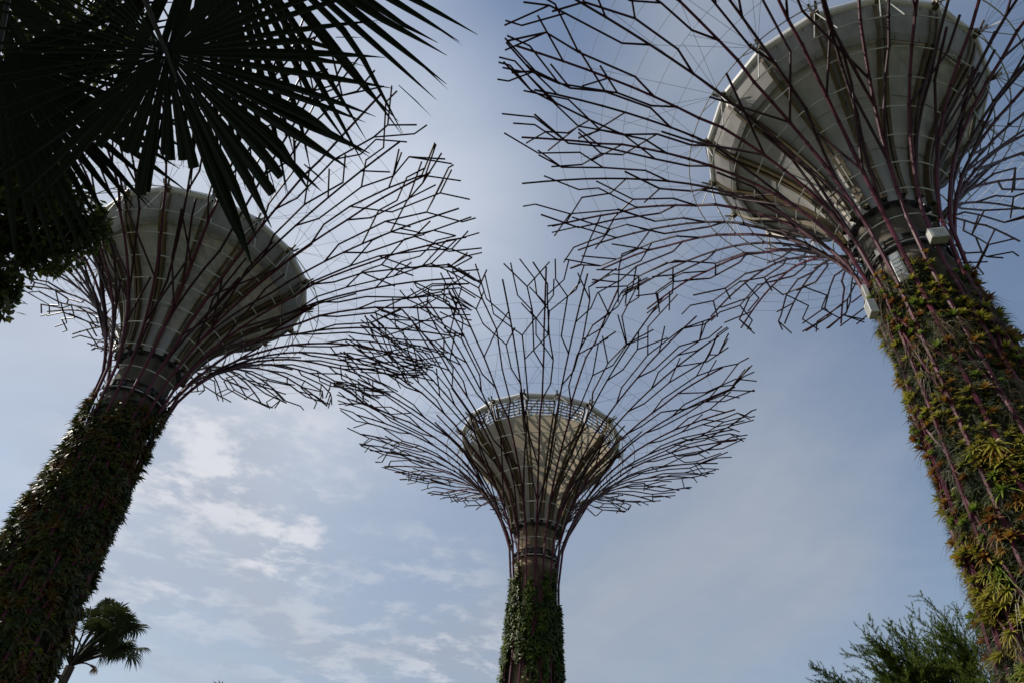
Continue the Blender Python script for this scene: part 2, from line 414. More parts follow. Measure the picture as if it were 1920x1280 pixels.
    def bp(self, th, s, off=0.0):
        """point on the funnel, polygon in plan"""
        r = float(np.interp(s, BS, BP[:, 0])); z = float(np.interp(s, BS, BP[:, 1]))+self.dz
        r1, z1 = np.interp(s-.05, BS, BP[:, 0]), np.interp(s-.05, BS, BP[:, 1])
        r2, z2 = np.interp(s+.05, BS, BP[:, 0]), np.interp(s+.05, BS, BP[:, 1])
        L = math.hypot(r2-r1, z2-z1)+1e-9
        r += off*(z2-z1)/L; z -= off*(r2-r1)/L
        w = 2*math.pi/NB; ph = (th-self.bth) % w-w/2
        r *= math.cos(w/2)/math.cos(ph) if abs(ph) < w else 1
        return np.array([r*math.cos(th), r*math.sin(th), z])
    def bowl(self):
        self.bth = self.cam_th+math.pi/NB*.9
        top = BS[-1]; sm = float(np.interp(5.14 if self.style == 'truss' else 4.95, BP[:, 0], BS))      # membrane stops here, band above
        mb = MB(); nt_, ns = NB*5, 22
        V = [self.bp(self.bth+2*math.pi*j/nt_, sm*i/ns) for i in range(ns+1) for j in range(nt_)]
        F = [(i*nt_+j, i*nt_+(j+1) % nt_, (i+1)*nt_+(j+1) % nt_, (i+1)*nt_+j) for i in range(ns) for j in range(nt_)]
        mb.add(V, F)
        for i in (8, 15):
            ring = [self.bp(self.bth+2*math.pi*j/nt_, sm*i/ns, .012) for j in range(nt_)]; ring.append(ring[0]); mb.tube(ring, .014, 4, False)
        mb.build('membrane', M['membrane' if self.style == 'truss' else 'membrane_dense'], self.root, smooth=False)
        # rim tube
        w = 2*math.pi/NB; rim = MB()
        pts = [self.bp(self.bth+w*q, top, .02) for q in range(NB)]; pts += [pts[0], pts[1]]
        for q in range(NB): rim.tube([pts[q], pts[q+1]], .22, 12)
        rim_o = rim.build('rim_tube', M['white'], self.root, smooth=False)
        if self.style == 'truss':
            fr = MB(); zt = top-.12
            for q in range(NB):
                t0 = self.bth+w*q
                for lv in (.1, .28, .46, .64, .82):
                    s = sm+(zt-sm)*lv
                    a, b = self.bp(t0+.03, s), self.bp(t0+w-.03, s)
                    fr.bar(a, b, .085, .05, (0, 0, 1))
                for u in (.2, .4, .6, .8):
                    fr.bar(self.bp(t0+w*u, sm+.02), self.bp(t0+w*u, zt), .05, .05, (math.cos(t0), math.sin(t0), 0))
                fr.bar(self.bp(t0+w*.02, sm, -.12), self.bp(t0+w*.5, zt, -.12), .09, .07, (math.cos(t0), math.sin(t0), 0))
                fr.bar(self.bp(t0+w*.5, zt, -.12), self.bp(t0+w*.98, sm, -.12), .09, .07, (math.cos(t0), math.sin(t0), 0))
            fr.build('lattice_band', M['truss'], self.root)
        else:
            bd = MB()
            n = NB*4; s0 = sm-.10
            prof = [(s0, .02), (s0-.02, .15), (s0+.25, .17), (sm+(top-sm)*.5, .16), (top-.1, .14), (top-.1, .05)]
            V = [self.bp(self.bth+2*math.pi*j/n, s, o) for s, o in prof for j in range(n)]
            m_ = len(prof)
            F = [(i*n+j, i*n+(j+1) % n, (i+1)*n+(j+1) % n, (i+1)*n+j) for i in range(m_-1) for j in range(n)]
            bd.add(V, F)
            for j in range(NB*2):
                t0 = self.bth+math.pi*(j+.5)/NB
                k_ = len(bd.f); bd.bar(self.bp(t0, s0, .172), self.bp(t0, top-.12, .152), .022, .012, (-math.sin(t0), math.cos(t0), 0)); bd.mi[k_:] = [1]*(len(bd.f)-k_)
            bd.build('cladding_band', [M['band'], M['dark']], self.root)
        # unseen frame added inside the funnel mouth, to cast lattice shadows on the membrane
        rf = MB(); zz = 30.15+self.dz
        hub = np.array([0, 0, zz-.6])
        for q in range(NB):
            t0 = self.bth+w*q; o = np.array([5.3*math.cos(t0), 5.3*math.sin(t0), zz])
            i_ = np.array([.5*math.cos(t0), .5*math.sin(t0), zz-.5])
            rf.bar(o, i_, .14, .1, (0, 0, 1)); rf.bar(o-[0, 0, .9], i_-[0, 0, .5], .12, .1, (0, 0, 1))
            for r in (1.6, 2.8, 4.0):
                a = np.array([r*math.cos(t0), r*math.sin(t0), zz-.2]); b2 = np.array([r*math.cos(t0+w), r*math.sin(t0+w), zz-.2])
                rf.bar(a, b2, .09, .08, (0, 0, 1))
                c2 = np.array([(r+1.1)*math.cos(t0), (r+1.1)*math.sin(t0), zz-.95])
                rf.bar(a, c2, .07, .07, (0, 0, 1))
                if r > 2: rf.bar(a, np.array([(r+1.15)*math.cos(t0+w), (r+1.15)*math.sin(t0+w), zz-.15]), .07, .06, (0, 0, 1))
        rf.tube([hub+[0, 0, -.6], hub+[0, 0, .4]], .55, 12)
        rf.build('shadow_frame', M['truss'], self.root)
        # beams
        for q in range(NB):
            t0 = self.bth+w*q; bm = MB(); e_t = np.array([-math.sin(t0), math.cos(t0), 0])
            ss = np.linspace(.05, top+.05, 15)
            for sd_ in (-1, 1):
                wd = [.075+.075*(s/top) for s in ss]
                for (o0, o1, hw) in ((.03, .22, .03), (.22, .25, .06)):
                    V = []
                    for s, d in zip(ss, wd):
                        a, b2 = self.bp(t0, s, o0)+e_t*sd_*d, self.bp(t0, s, o1)+e_t*sd_*d
                        V += [a-e_t*hw, a+e_t*hw, b2+e_t*hw, b2-e_t*hw]
                    m_ = len(ss)
                    F = [(4*i+j, 4*i+(j+1) % 4, 4*i+4+(j+1) % 4, 4*i+4+j) for i in range(m_-1) for j in range(4)]
                    F += [(3, 2, 1, 0), (4*m_-4, 4*m_-3, 4*m_-2, 4*m_-1)]
                    bm.add(V, F)
            bo = bm.build('funnel_beam', M['beam'], self.root)
            # rim bracket with struts and stay cables reaching the branches
            bk = MB(); p = self.bp(t0, top, .30); er = np.array([math.cos(t0), math.sin(t0), 0])
            bk.box(p-er*.08+[0, 0, .04], er*.16, e_t*.11, np.array([0, 0, .14]))
            bk.tube([p-e_t*.17+[0, 0, .1]-er*.1, p+e_t*.17+[0, 0, .1]-er*.1], .12, 8)
            for sg in (-1, 1):
                bk.bar(p+er*.1+e_t*sg*.08, p+er*.38+e_t*sg*.14+[0, 0, .22], .10, .03, e_t)
            bk.build('rim_bracket', M['beam'], bo)
            ft = MB(); ft.box(er*1.40+[0, 0, 23.2+self.dz], er*.13, e_t*.10, np.array([0, 0, .13])); ft.build('footing', M['dark'], bo)
            st = MB()
            for sg, kk in ((-1, 7.0), (1, 7.0), (-1, 8.0), (1, 8.0)):
                st.tube([p+er*.06, self.at(t0+sg*.07, self.sk(kk), -.05)], .022, 5)
            st.build('strut', M['rod'], bo)
            cb = MB()
            for sg, kk in ((-.3, 11), (-.1, 13), (.12, 13), (.3, 11), (-.17, 10), (.18, 10)):
                cb.tube([p+er*.1, self.at(t0+sg, self.sk(kk), -.05)], .0085, 4)
            cb.build('stay_cable', M['wire'], bo)
    def core(self):
        rg = self.rg; mb = MB(); n = 40
        prof = [(1.34, 0), (1.34, 10), (1.3, 18), (1.28, 20.2), (1.33, 20.25), (1.33, 20.5), (1.28, 20.55), (1.26, 22.6), (1.30, 22.65), (1.30, 23.0), (1.25, 23.05), (1.22, 23.8)]
        V = [(r*math.cos(2*math.pi*j/n), r*math.sin(2*math.pi*j/n), z+(self.dz if z > 15 else 0)) for r, z in prof for j in range(n)]
        F = [(i*n+j, i*n+(j+1) % n, (i+1)*n+(j+1) % n, (i+1)*n+j) for i in range(len(prof)-1) for j in range(n)]
        mb.add(V, F); mb.build('trunk_core', M['concrete' if self.style == 'truss' else 'concrete_dark'], self.root, smooth=True)
        col = MB(); z = 21.15+self.dz
        for zz in (z-.18, z+.28):
            pts = [(1.36*math.cos(2*math.pi*j/n), 1.36*math.sin(2*math.pi*j/n), zz) for j in range(n)]; pts.append(pts[0])
            col.tube(pts, .05, 6, False)
        for q in range(20):
            t0 = 2*math.pi*q/20+rg.uniform(-.08, .08); er = np.array([math.cos(t0), math.sin(t0), 0]); et = np.array([-er[1], er[0], 0])
            col.box(er*1.42+[0, 0, z+rg.uniform(-.08, .12)], er*.09, et*rg.uniform(.05, .11), np.array([0, 0, rg.uniform(.08, .22)]))
        col.build('equipment_collar', M['dark'], self.root)
        # braces between the ribs of the trunk
        D = 2*math.pi/NR
        for i in range(NR):
            th = self.cam_th+i*D
            z = rg.uniform(1, 5)
            for q in range(3):
                dz_ = rg.uniform(2.6, 4.6); sgn = rg.choice((-1, 1)); span = rg.choice((1, 1, 2))
                s1 = z; s2 = min(z+dz_, 24.0+self.dz)
                b_ = MB(); b_.tube([self.at(th+sgn*D*span*u, s1+(s2-s1)*u, .01) for u in np.linspace(0, 1, 4)], .045, 6)
                b_.build('brace', M['pipe'], self.root)
                z += dz_+rg.uniform(1.2, 3.5)
                if z > 22: break
    def skin_pt(self, th, z, off):
        """point on planting skin"""
        r = self.rz(z)[0]
        return np.array([(r+off)*math.cos(th), (r+off)*math.sin(th), z])

TM = Supertree((2.744, 42.392), .23, 11, 'most distant supertree in the middle, fully framed canopy and open lattice rim, ivy clad trunk', 'truss')
TL = Supertree((-18.025, 27.254), -.48, 23, 'leaning looking supertree at left behind the palm, with shaded dark planted trunk', 'panel')
TR = Supertree((14.160, 15.590), .155, 35, 'nearest supertree at right with canopy cropped by the frame and sunlit bromeliads on its trunk', 'panel')

# ------------------------------------------------------------------ planting on the trunks
def rosette(mb, p, nrm, R, n, rg, wk=1.0, dk=1.0):
    """strap leaved bromeliad growing out along nrm, leaves turned up to the light"""
    p = np.asarray(p, float); nrm = np.asarray(nrm, float)
    up = nrm*.8+np.array([0, 0, .75]); up /= np.linalg.norm(up)
    a = np.cross(up, [0.3, .5, .2]); a /= np.linalg.norm(a); b = np.cross(up, a)
    for i in range(n):
        q = i*2.39996+rg.uniform(-.25, .25); e = (i+.5)/n
        el = math.radians(78-62*e+rg.uniform(-8, 8))
        d = up*math.sin(el)+(a*math.cos(q)+b*math.sin(q))*math.cos(el)
        L = R*rg.uniform(.75, 1.1)*(.62+.38*e)
        mb.blade(p, d, up, L, R*rg.uniform(.15, .21)*wk, droop=(.18+.22*e)*dk, segs=3, g=(0, 0, -1))
def trunk_mat(T, tops, lo=0.0):
    """the planting panels: one panel per bay of the ribs, with a top edge of its own"""
    rg = T.rg; D = 2*math.pi/NR
    out = MB()
    for i in range(NR):
        t0 = T.cam_th+(i-.5)*D; z1 = tops(t0+D/2)
        m_ = 5; zs = np.arange(lo, z1+.01, .5)
        V = []
        for z in zs:
            for j in range(m_+1):
                V.append(T.skin_pt(t0+D*j/m_, z, -.20+rg.uniform(-.05, .05)))
        F = [(a*(m_+1)+j, a*(m_+1)+j+1, (a+1)*(m_+1)+j+1, (a+1)*(m_+1)+j) for a in range(len(zs)-1) for j in range(m_)]
        out.add(V, F)
    return out.build('planting_mat', M['soil'], T.root)
def tufts(T, mat, name, count, zr, L, W, thf=None, per=9, off=-.12, keep=None, hang=.5):
    rg = T.rg; mb = MB(); n = 0
    while n < count:
        th = (thf() if thf else rg.uniform(0, 2*math.pi)); z = rg.uniform(*zr)
        n += 1
        if keep and not keep(th, z): continue
        p = T.skin_pt(th, z, off); nr = np.array([math.cos(th), math.sin(th), 0])
        et = np.array([-nr[1], nr[0], 0])
        for q in range(per):
            d = nr*rg.uniform(.25, 1)+et*rg.uniform(-1, 1)+np.array([0, 0, rg.uniform(-.6, .9)])
            mb.blade(p+et*rg.uniform(-.05, .05)+[0, 0, rg.uniform(-.05, .05)], d, nr+[0, 0, .3], L*rg.uniform(.6, 1.2), W*rg.uniform(.7, 1.2), droop=hang*rg.uniform(.4, 1.3), segs=2)
    o = mb.build(name, mat, T.root); o['kind'] = 'stuff'; return o

tops_R = {}
def topR(th):
    k = round(math.sin(th*3.1)*7); return 19.95+.45*math.sin(th*5.3)+.45*math.sin(th*2.1+1)
trunk_mat(TR, topR); trunk_mat(TL, lambda th: 19.7+.6*math.sin(th*4.7)+.6*math.sin(th*2.3+2))
def fern_zone(th, z): return math.sin(th*6.1+z*.55)+.8*math.sin(z*1.25+th*2.2) > .25
tufts(TR, M['fern'], 'fern_cover', 2600, (3, 20.2), .30, .02, lambda: TR.cam_th+rng.uniform(-1.9, 1.9), 14, keep=lambda t, z: fern_zone(t, z) and z < topR(t), off=-.06)
tufts(TR, M['plants_mixed'], 'leafy_cover', 1500, (3, 20.2), .22, .06, lambda: TR.cam_th+rng.uniform(-1.9, 1.9), 7, keep=lambda t, z: z < topR(t))
tufts(TL, M['fern'], 'fern_cover', 1100, (3, 19.6), .3, .028, lambda: TL.cam_th+rng.uniform(-1.9, 1.9), 9, keep=fern_zone)
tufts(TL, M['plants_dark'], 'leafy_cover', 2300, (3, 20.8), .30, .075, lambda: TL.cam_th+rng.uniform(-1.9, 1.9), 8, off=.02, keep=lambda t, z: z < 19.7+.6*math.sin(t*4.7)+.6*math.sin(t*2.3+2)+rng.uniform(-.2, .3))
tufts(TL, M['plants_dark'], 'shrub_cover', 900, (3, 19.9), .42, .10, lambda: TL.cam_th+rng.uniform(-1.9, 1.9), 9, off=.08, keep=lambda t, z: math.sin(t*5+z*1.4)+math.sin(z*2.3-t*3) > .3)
tufts(TR, M['dry'], 'dry_cover', 420, (3, 20.0), .55, .02, lambda: TR.cam_th+rng.uniform(-1.7, 1.7), 12, keep=lambda t, z: math.sin(t*8+z*.7)+math.sin(z*1.7-t*2) > .5 and z < topR(t), off=.02, hang=1.6)
# bromeliads: individuals on the right supertree, nearest and largest first
kinds = ['yellow', 'orange', 'green', 'red']
words = {'yellow': 'yellow green', 'orange': 'orange tinted', 'green': 'plain green', 'red': 'reddish bronze'}
protos = {}
for kd in kinds:
    protos[kd] = []
    for v_ in range(4):
        R0, n0, wk, dk = ((.36, 17, 1.5, .8), (.47, 32, .55, 1.9), (.42, 26, 1.0, 1.0), (.41, 22, .85, 1.5))[v_]
        mb = MB(); rosette(mb, (0, 0, 0), (1, 0, 0), R0, n0, random.Random(v_*17+len(kd)), wk, dk)
        me_o = mb.build('bromeliad', M['brom_'+kd]); protos[kd].append(me_o.data); bpy.data.objects.remove(me_o)
spots = []; rg = random.Random(91); tries = 0
while len(spots) < 760 and tries < 20000:
    tries += 1
    dth = rg.uniform(-1.75, 1.75); th = TR.cam_th+dth; z = rg.uniform(4.6, 20.4)
    if z > topR(th)+.1: continue
    if fern_zone(th, z) and rg.random() < .82: continue
    p = TR.skin_pt(th, z, rg.uniform(-.10, .05)+.12*max(0, math.sin(th*7+z*1.9)+.3*math.sin(z*5)))
    if any(np.linalg.norm(p-s[0]) < .20 for s in spots): continue
    spots.append((p, th, z, dth))
spots.sort(key=lambda s: np.linalg.norm(s[0]+TR.c-EYE)+4*max(0, abs(s[3])-1.3))
rest = {k: MB() for k in kinds}
for i, (p, th, z, dth) in enumerate(spots):
    u = .5+.5*math.sin(z*.9+th*3)+rg.uniform(-.45, .45)
    kd = 'yellow' if u < .42 else 'orange' if u < .60 else 'green' if u < .9 else 'red'
    size = rg.choice((.55, .65, .75, .85, .95, 1.1, 1.3))*rg.uniform(.92, 1.08)
    if i < 290:
        o = bpy.data.objects.new('bromeliad', rg.choice(protos[kd])); C.objects.link(o)
        o.location = tuple(p+TR.c); o.rotation_euler = (rg.uniform(-.2, .2), rg.uniform(-.25, .2), th)
        o.scale = (size,)*3
        side = 'left edge' if dth < -.75 else 'face' if dth < .75 else 'right flank'
        lvl = 'upper' if z > 16 else 'middle' if z > 10.5 else 'lower'
        tag(o, f'{words[kd]} bromeliad on the {side} of the nearest supertree, {lvl} trunk', 'bromeliad', f'{words[kd]} bromeliads on the {side}, {lvl} trunk of the nearest supertree')
    else:
        rosette(rest[kd], p, (math.cos(th), math.sin(th), 0), .34*size, 16, rg)
for kd in kinds:
    if rest[kd].n:
        o = rest[kd].build('bromeliad_cover', M['brom_'+kd], TR.root); o['kind'] = 'stuff'
lm = {k: MB() for k in kinds}
for i in range(330):
    th = TL.cam_th+rg.uniform(-1.9, 1.9); z = rg.uniform(4, 19.6)
    u = .5+.5*math.sin(z*.8+th*2.6)+rg.uniform(-.45, .45)
    kd = 'green' if u < .6 else 'yellow' if u < .72 else 'orange' if u < .9 else 'red'
    rosette(lm[kd], TL.skin_pt(th, z, -.06), (math.cos(th), math.sin(th), 0), rg.uniform(.26, .44), 13, rg)
for kd in kinds:
    o = lm[kd].build('bromeliad_cover', M['brom_'+kd], TL.root); o['kind'] = 'stuff'
# ivy curtains on the middle supertree
rg = random.Random(5); iv = MB()
curt = []
for i in range(13):
    dth = rg.uniform(-1.9, 1.9); zt = rg.choice((18.2, 18.9, 19.6, 17.2, 16.6)) if abs(dth) < 1.15 else rg.uniform(17.9, 18.6)
    curt.append((dth, zt, rg.uniform(2.5, 7), rg.uniform(.10, .19)))
curt += [(-1.35, 18.3, 9, .2), (1.35, 18.5, 9, .2), (-1.1, 17.5, 9, .16), (1.15, 18.2, 9, .16), (-.5, 18.0, 3.4, .12), (.25, 18.1, 3.2, .11), (.0, 16, 2.5, .15), (-.9, 19.8, 5, .12)]
curt += [(-.75, 20.7, 4, .10), (.45, 20.2, 3, .12), (-.2, 19.6, 3, .09), (.9, 20.5, 4, .12), (-1.3, 20.0, 3, .12)]
for dth, zt, ln, w in curt:
    for q in range(int(ln*120)):
        f = rg.random(); z = zt-ln*f
        if z < 7: continue
        th = TM.cam_th+dth+rg.gauss(0, w*(.6+.35*math.sin(f*9+dth*5)))
        nr = np.array([math.cos(th), math.sin(th), 0]); et = np.array([-nr[1], nr[0], 0])
        p = TM.skin_pt(th, z, rg.uniform(-.2, .16))
        d = nr*rg.uniform(.1, .9)+et*rg.uniform(-.8, .8)+np.array([0, 0, rg.uniform(-1, .2)])
        iv.blade(p, d, nr+[0, 0, .4], rg.uniform(.14, .26), rg.uniform(.08, .13), droop=.3, segs=2)
o = iv.build('ivy_cover', M['ivy'], TM.root); o['kind'] = 'stuff'
pm = MB(); D = 2*math.pi/NR
for i in range(NR):
    if i % 3 != 0: continue
    t0 = TM.cam_th+(i-.5)*D; z1 = 19.4+.8*math.sin(i*2.3)
    zs = np.arange(0, z1, .6); V = [TM.skin_pt(t0+D*j/4, z, -.2+rg.uniform(-.03, .03)) for z in zs for j in range(5)]
    pm.add(V, [(a*5+j, a*5+j+1, a*5+j+6, a*5+j+5) for a in range(len(zs)-1) for j in range(4)])
pm.build('planting_mat', M['soil'], TM.root)
tufts(TM, M['fern'], 'fern_cover', 420, (8, 19.4), .2, .03, lambda: TM.cam_th+rng.uniform(-1.9, 1.9), 8, off=-.18)

# ------------------------------------------------------------------ equipment boxes on the right supertree
def equip(name, dth, z, r, size, yaw, tilt, mat, label):
    th = TR.cam_th+dth; p = TR.c+np.array([r*math.cos(th), r*math.sin(th), z])
    t = empty(name, p, label, 'equipment box'); t.rotation_euler = (0, tilt, th+yaw)
    w, d, h = size
    b_ = MB(); b_.box((d/2+.06, 0, 0), (d/2, 0, 0), (0, w/2, 0), (0, 0, h/2))
    o = b_.build('housing', mat, t)
    bv = o.modifiers.new('bevel', 'BEVEL'); bv.width = .02; bv.segments = 2
    b_ = MB(); b_.box((d+.066, 0, 0), (.006, 0, 0), (0, w/2-.05, 0), (0, 0, h/2-.05))
    for q in range(5): b_.box((d+.078, 0, h*(-.28+.14*q)), (.008, 0, 0), (0, w*.34, 0), (0, 0, h*.018))
    b_.build('cover', mat, o)
    b_ = MB()
    for zz in (-h*.3, h*.3):
        b_.box((-.08, 0, zz), (.135, 0, 0), (0, .03, 0), (0, 0, .025)); b_.box((-.02, 0, zz), (.02, 0, 0), (0, w*.35, 0), (0, 0, .03))
    b_.box((-.19, 0, 0), (.02, .04, 0), (0, .04, 0), (0, 0, h*.36))
    b_.tube([(-.05, w*.2, -h*.28), (-.05, w*.25, -h/2-.3), (-.25, w*.2, -h/2-.6)], .02, 6)
    b_.build('bracket', M['dark'], t)
equip('equipment_box', -1.02, 20.0, 1.66, (.36, .16, .62), -.2, 0, M['box'], 'upper white equipment box on the left edge of the nearest supertree trunk')
equip('equipment_box', -.95, 19.1, 1.70, (.40, .28, .62), -.1, 0, M['box'], 'lower cream white equipment box just above the bromeliads on the left edge')
equip('equipment_box', .72, 20.75, 1.62, (.55, .34, .48), -.25, 0, M['box'], 'white square equipment box on the right of the nearest supertree neck')
equip('equipment_box', -.16, 20.0, 1.42, (.36, .12, 1.35), 0, 0, M['greybox'], 'tall grey equipment panel on the neck between magenta pipes')

# ------------------------------------------------------------------ fan palms
def fan(mb, hub, ax, ay, nrm, R, a0, a1, n, rg, droop=.22, join=.5, cut=None, wid=None, gdir=(0, 0, -1), split=True):
    """pleated fan blade; ax, ay span its plane, angles in degrees from ax"""
    hub = np.asarray(hub, float); g = np.asarray(gdir, float)
    da = math.radians(a1-a0)/n
    for i in range(n):
        a = math.radians(a0)+da*(i+.5)+rg.uniform(-.12, .12)*da
        d = ax*math.cos(a)+ay*math.sin(a); s = -ax*math.sin(a)+ay*math.cos(a)
        L = R*rg.uniform(.9, 1.06); end = 1.0
        if cut: 
            c_ = cut(math.degrees(a))
            if c_: end = c_*rg.uniform(.95, 1.05)
        qs = [q for q in (.03, .15, .3, .45, .6, .72, .84, .93, 1.0) if q < end-.02]+[end]
        V = []; F = []; dr = droop*rg.uniform(.75, 1.3); wob = rg.uniform(-.05, .05)
        kq, ks = (rg.uniform(.62, .85), rg.uniform(-.30, .30)) if rg.random() < .32 else (2, 0); kd = rg.uniform(.05, .4)
        wk = wid(math.degrees(a)) if wid else 1.0; jn = join*wk; wmax = jn*R*da*.55
        for q in qs:
            p = hub+d*L*q+g*dr*L*q*q*q+s*wob*L*q*q
            if q > kq: p = p+(s*ks+g*kd-d*.12)*L*(q-kq)
            w = min(q*L*da*.53, wmax)*(1 if q < join+.1 else max(.06, 1-max(0.0, (q-join-.1)/(.9-join))**1.5))
            lift = nrm*w*.55*(1 if i % 2 == 0 else 1)
            V += [p-s*w-lift*.5, p+lift*.5, p+s*w-lift*.5]
        m_ = len(qs)
        for j in range(m_-1):
            F += [(3*j, 3*j+1, 3*j+4, 3*j+3), (3*j+1, 3*j+2, 3*j+5, 3*j+4)]
        mb.add(V, F)
        if split and end > .99 and rg.random() < .35:
            p = hub+d*L*.86+g*dr*L*.63+s*wob*L*.74
            mb.blade(p, d+s*rg.uniform(-.16, .16)+g*dr*2, nrm, L*.16, wmax*.35, .1, 2, tip=.03)

def axes(tx, ty, tilt_to):
    """leaf plane whose x runs to the right and y downwards as one stands below it, tipped by (tx, ty)"""
    ax = CX+_f*tx; ay = -CU+_f*ty
    ax /= np.linalg.norm(ax); ay -= ax*np.dot(ax, ay); ay /= np.linalg.norm(ay)
    return ax, ay, np.cross(ax, ay)
crown = ray(40, -420, 3.6)
palm = empty('fan_palm', (crown[0], crown[1], 0), 'dark fan palm close overhead at upper left, its fronds hanging into view', 'palm')
def loc(p): return np.asarray(p, float)-np.array([crown[0], crown[1], 0])
rg = random.Random(3)
tr = MB(); H = crown[2]
tr.tube([(.0+.03*math.sin(z*2), .02*math.cos(z*3), z) for z in np.linspace(0, H-.15, 16)], [.2-.05*q/15+.012*(q % 2) for q in range(16)], 12)
tr.build('trunk', M['bark'], palm)
def frond(hub, tx, ty, R, a0, a1, n, droop=.2, join=.5, cut=None, wid=None):
    ax, ay, nr = axes(tx, ty, None); mb = MB()
    fan(mb, loc(hub), ax, ay, nr, R, a0, a1, n, rg, droop, join, cut, wid)
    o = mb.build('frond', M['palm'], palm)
    st = MB(); a, b = loc(crown), loc(hub); mid = (a+b)/2+np.array([0, 0, .12])
    pts = [a*(1-t)**2+2*mid*t*(1-t)+b*t*t for t in np.linspace(0, 1, 7)]
    d = b-mid; d /= np.linalg.norm(d); pts.append(b+d*.12)
    st.tube(pts, [.02, .016, .013, .012, .011, .010, .008, .004], 6)
    st.build('petiole', M['petiole'], o)
def cutA(a):
    a = a % 360
    if 96 < a < 108: return .66
    if 72 < a < 96: return .50
    if 108 < a < 128: return .54
    if 44 < a < 52: return .78
    return None
frond(ray(312, 100, 2.9), .2, .08, .76, -60, 240, 58, .03, .55, cutA, lambda a: .25 if a > 140 else .5 if a < -15 else .62 if a < 15 else 1.0 if a < 110 else .75)
frond(ray(395, -190, 3.2), .10, .1, 1.05, 20, 135, 31, .03, .5, None, lambda a: .72 if a > 40 else .9)
frond(ray(-5, 105, 3.2), .5, .1, .70, -35, 160, 44, .03, .55, None, lambda a: .5 if a < 15 else .85)
for q in range(7):                                   # fronds on the far side of the crown, out of view
    a = R_(150+q*32); d = np.array([math.cos(a), math.sin(a), .3+.1*(q % 3)])
    hub = crown+d*1.1; ax = np.array([-math.sin(a), math.cos(a), 0]); ay = np.array([math.cos(a), math.sin(a), -.5]); ay /= np.linalg.norm(ay)
    if hub[1] > crown[1]+.1 and hub[0] > crown[0]-.2: continue
    mb = MB(); fan(mb, loc(hub), ax, ay, np.cross(ax, ay), .95, -40, 220, 40, rg, .2)
    o = mb.build('frond', M['palm'], palm); st = MB(); st.tube([loc(crown), loc(hub)], [.03, .015], 6); st.build('petiole', M['petiole'], o)

def far_palm(px, py, d, Lp, R, label, seed, dirs):
    rg = random.Random(seed); c = ray(px, py, d)
    root = empty('fan_palm', (c[0], c[1], 0), label, 'palm')
    t_ = MB(); t_.tube([(0, 0, z) for z in np.linspace(0, c[2], 14)], [.24-.06*q/13+.015*(q % 2) for q in range(14)], 10)
    t_.build('trunk', M['bark'], root)
    o0 = np.array([0, 0, c[2]])
    for (az, el, l, mt) in dirs:
        dv = np.array([math.sin(R_(az))*math.cos(R_(el)), math.cos(R_(az))*math.cos(R_(el)), math.sin(R_(el))])
        hub = o0+dv*Lp*l
        side = np.cross(dv, [0, 0, 1]); side /= np.linalg.norm(side)
        tw = R_(rg.uniform(-75, 75)); sd2 = side*math.cos(tw)+np.cross(side, dv)*math.sin(tw); side = sd2/np.linalg.norm(sd2)
        fwd = dv*.8-np.array([0, 0, .15]); fwd -= side*np.dot(fwd, side); fwd /= np.linalg.norm(fwd)
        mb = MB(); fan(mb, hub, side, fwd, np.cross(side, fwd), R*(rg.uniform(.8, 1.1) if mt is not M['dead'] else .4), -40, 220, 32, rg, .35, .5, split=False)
        o = mb.build('frond', mt, root); st = MB()
        mid = o0+dv*Lp*l*.5+np.array([0, 0, .15*Lp])
        st.tube([o0*(1-t)**2+2*mid*t*(1-t)+hub*t*t for t in np.linspace(0, 1, 6)], [.05, .045, .04, .034, .03, .024], 5)
        st.build('petiole', M['petiole'], o)
pf = M['palm_far']
_r = random.Random(77)
far_palm(132, 1248, 38, 2.25, .82, 'distant fan palm with a round head of fronds beside the left trunk', 4,
         [(90+_r.uniform(-55, 55), _r.uniform(24, 70), _r.uniform(.75, 1.2), pf) for _ in range(34)]
         + [(az, _r.uniform(30, 65), .95, pf) for az in range(160, 380, 24)] + [(85, 2, .42, M['dead'])])
far_palm(407, 1340, 60, 1.6, 1.2, 'far palm of which only the leaf tips show at the bottom edge', 8,
         [(0, 72, .9, pf), (90, 55, 1, pf), (-90, 50, 1, pf), (180, 55, 1, pf), (45, 40, 1, pf), (-45, 40, 1, pf), (140, 35, 1, pf), (-140, 35, 1, pf)])

# ------------------------------------------------------------------ broadleaf tree at the left edge
def leaf_clump(mb, c, rad, n, L, W, rg):
    for i in range(n):
        v = np.array([rg.gauss(0, 1) for _ in range(3)]); v /= np.linalg.norm(v)+1e-6
        p = c+v*rad*np.array([1, 1, .7])*rg.random()**.45
        d = v*.5+np.array([rg.gauss(0, .7), rg.gauss(0, .7), rg.gauss(-.1, .6)])
        mb.blade(p, d, np.array([rg.gauss(0, .5), rg.gauss(0, .5), 1]), L*rg.uniform(.7, 1.3), W*rg.uniform(.7, 1.3), .15, 2, wf=lambda q: [.35, 1.0, .12][int(round(q*2))])
rg = random.Random(12)
tb = ray(-420, 330, 9.5)
bt = empty('broadleaf_tree', (tb[0], tb[1], 0), 'dark broadleaf tree with small yellowing leaves at the left edge behind the palm', 'tree')
o0 = np.array([tb[0], tb[1], 0])
tk = MB(); cr = MB()
tk.tube([(.08*math.sin(z), .06*math.cos(z), z) for z in np.linspace(0, 4.5, 9)], [.22, .19, .18, .17, .16, .155, .15, .145, .14], 10)
fork = np.array([.08*math.sin(4.5), .06*math.cos(4.5), 4.5])
clumps = []
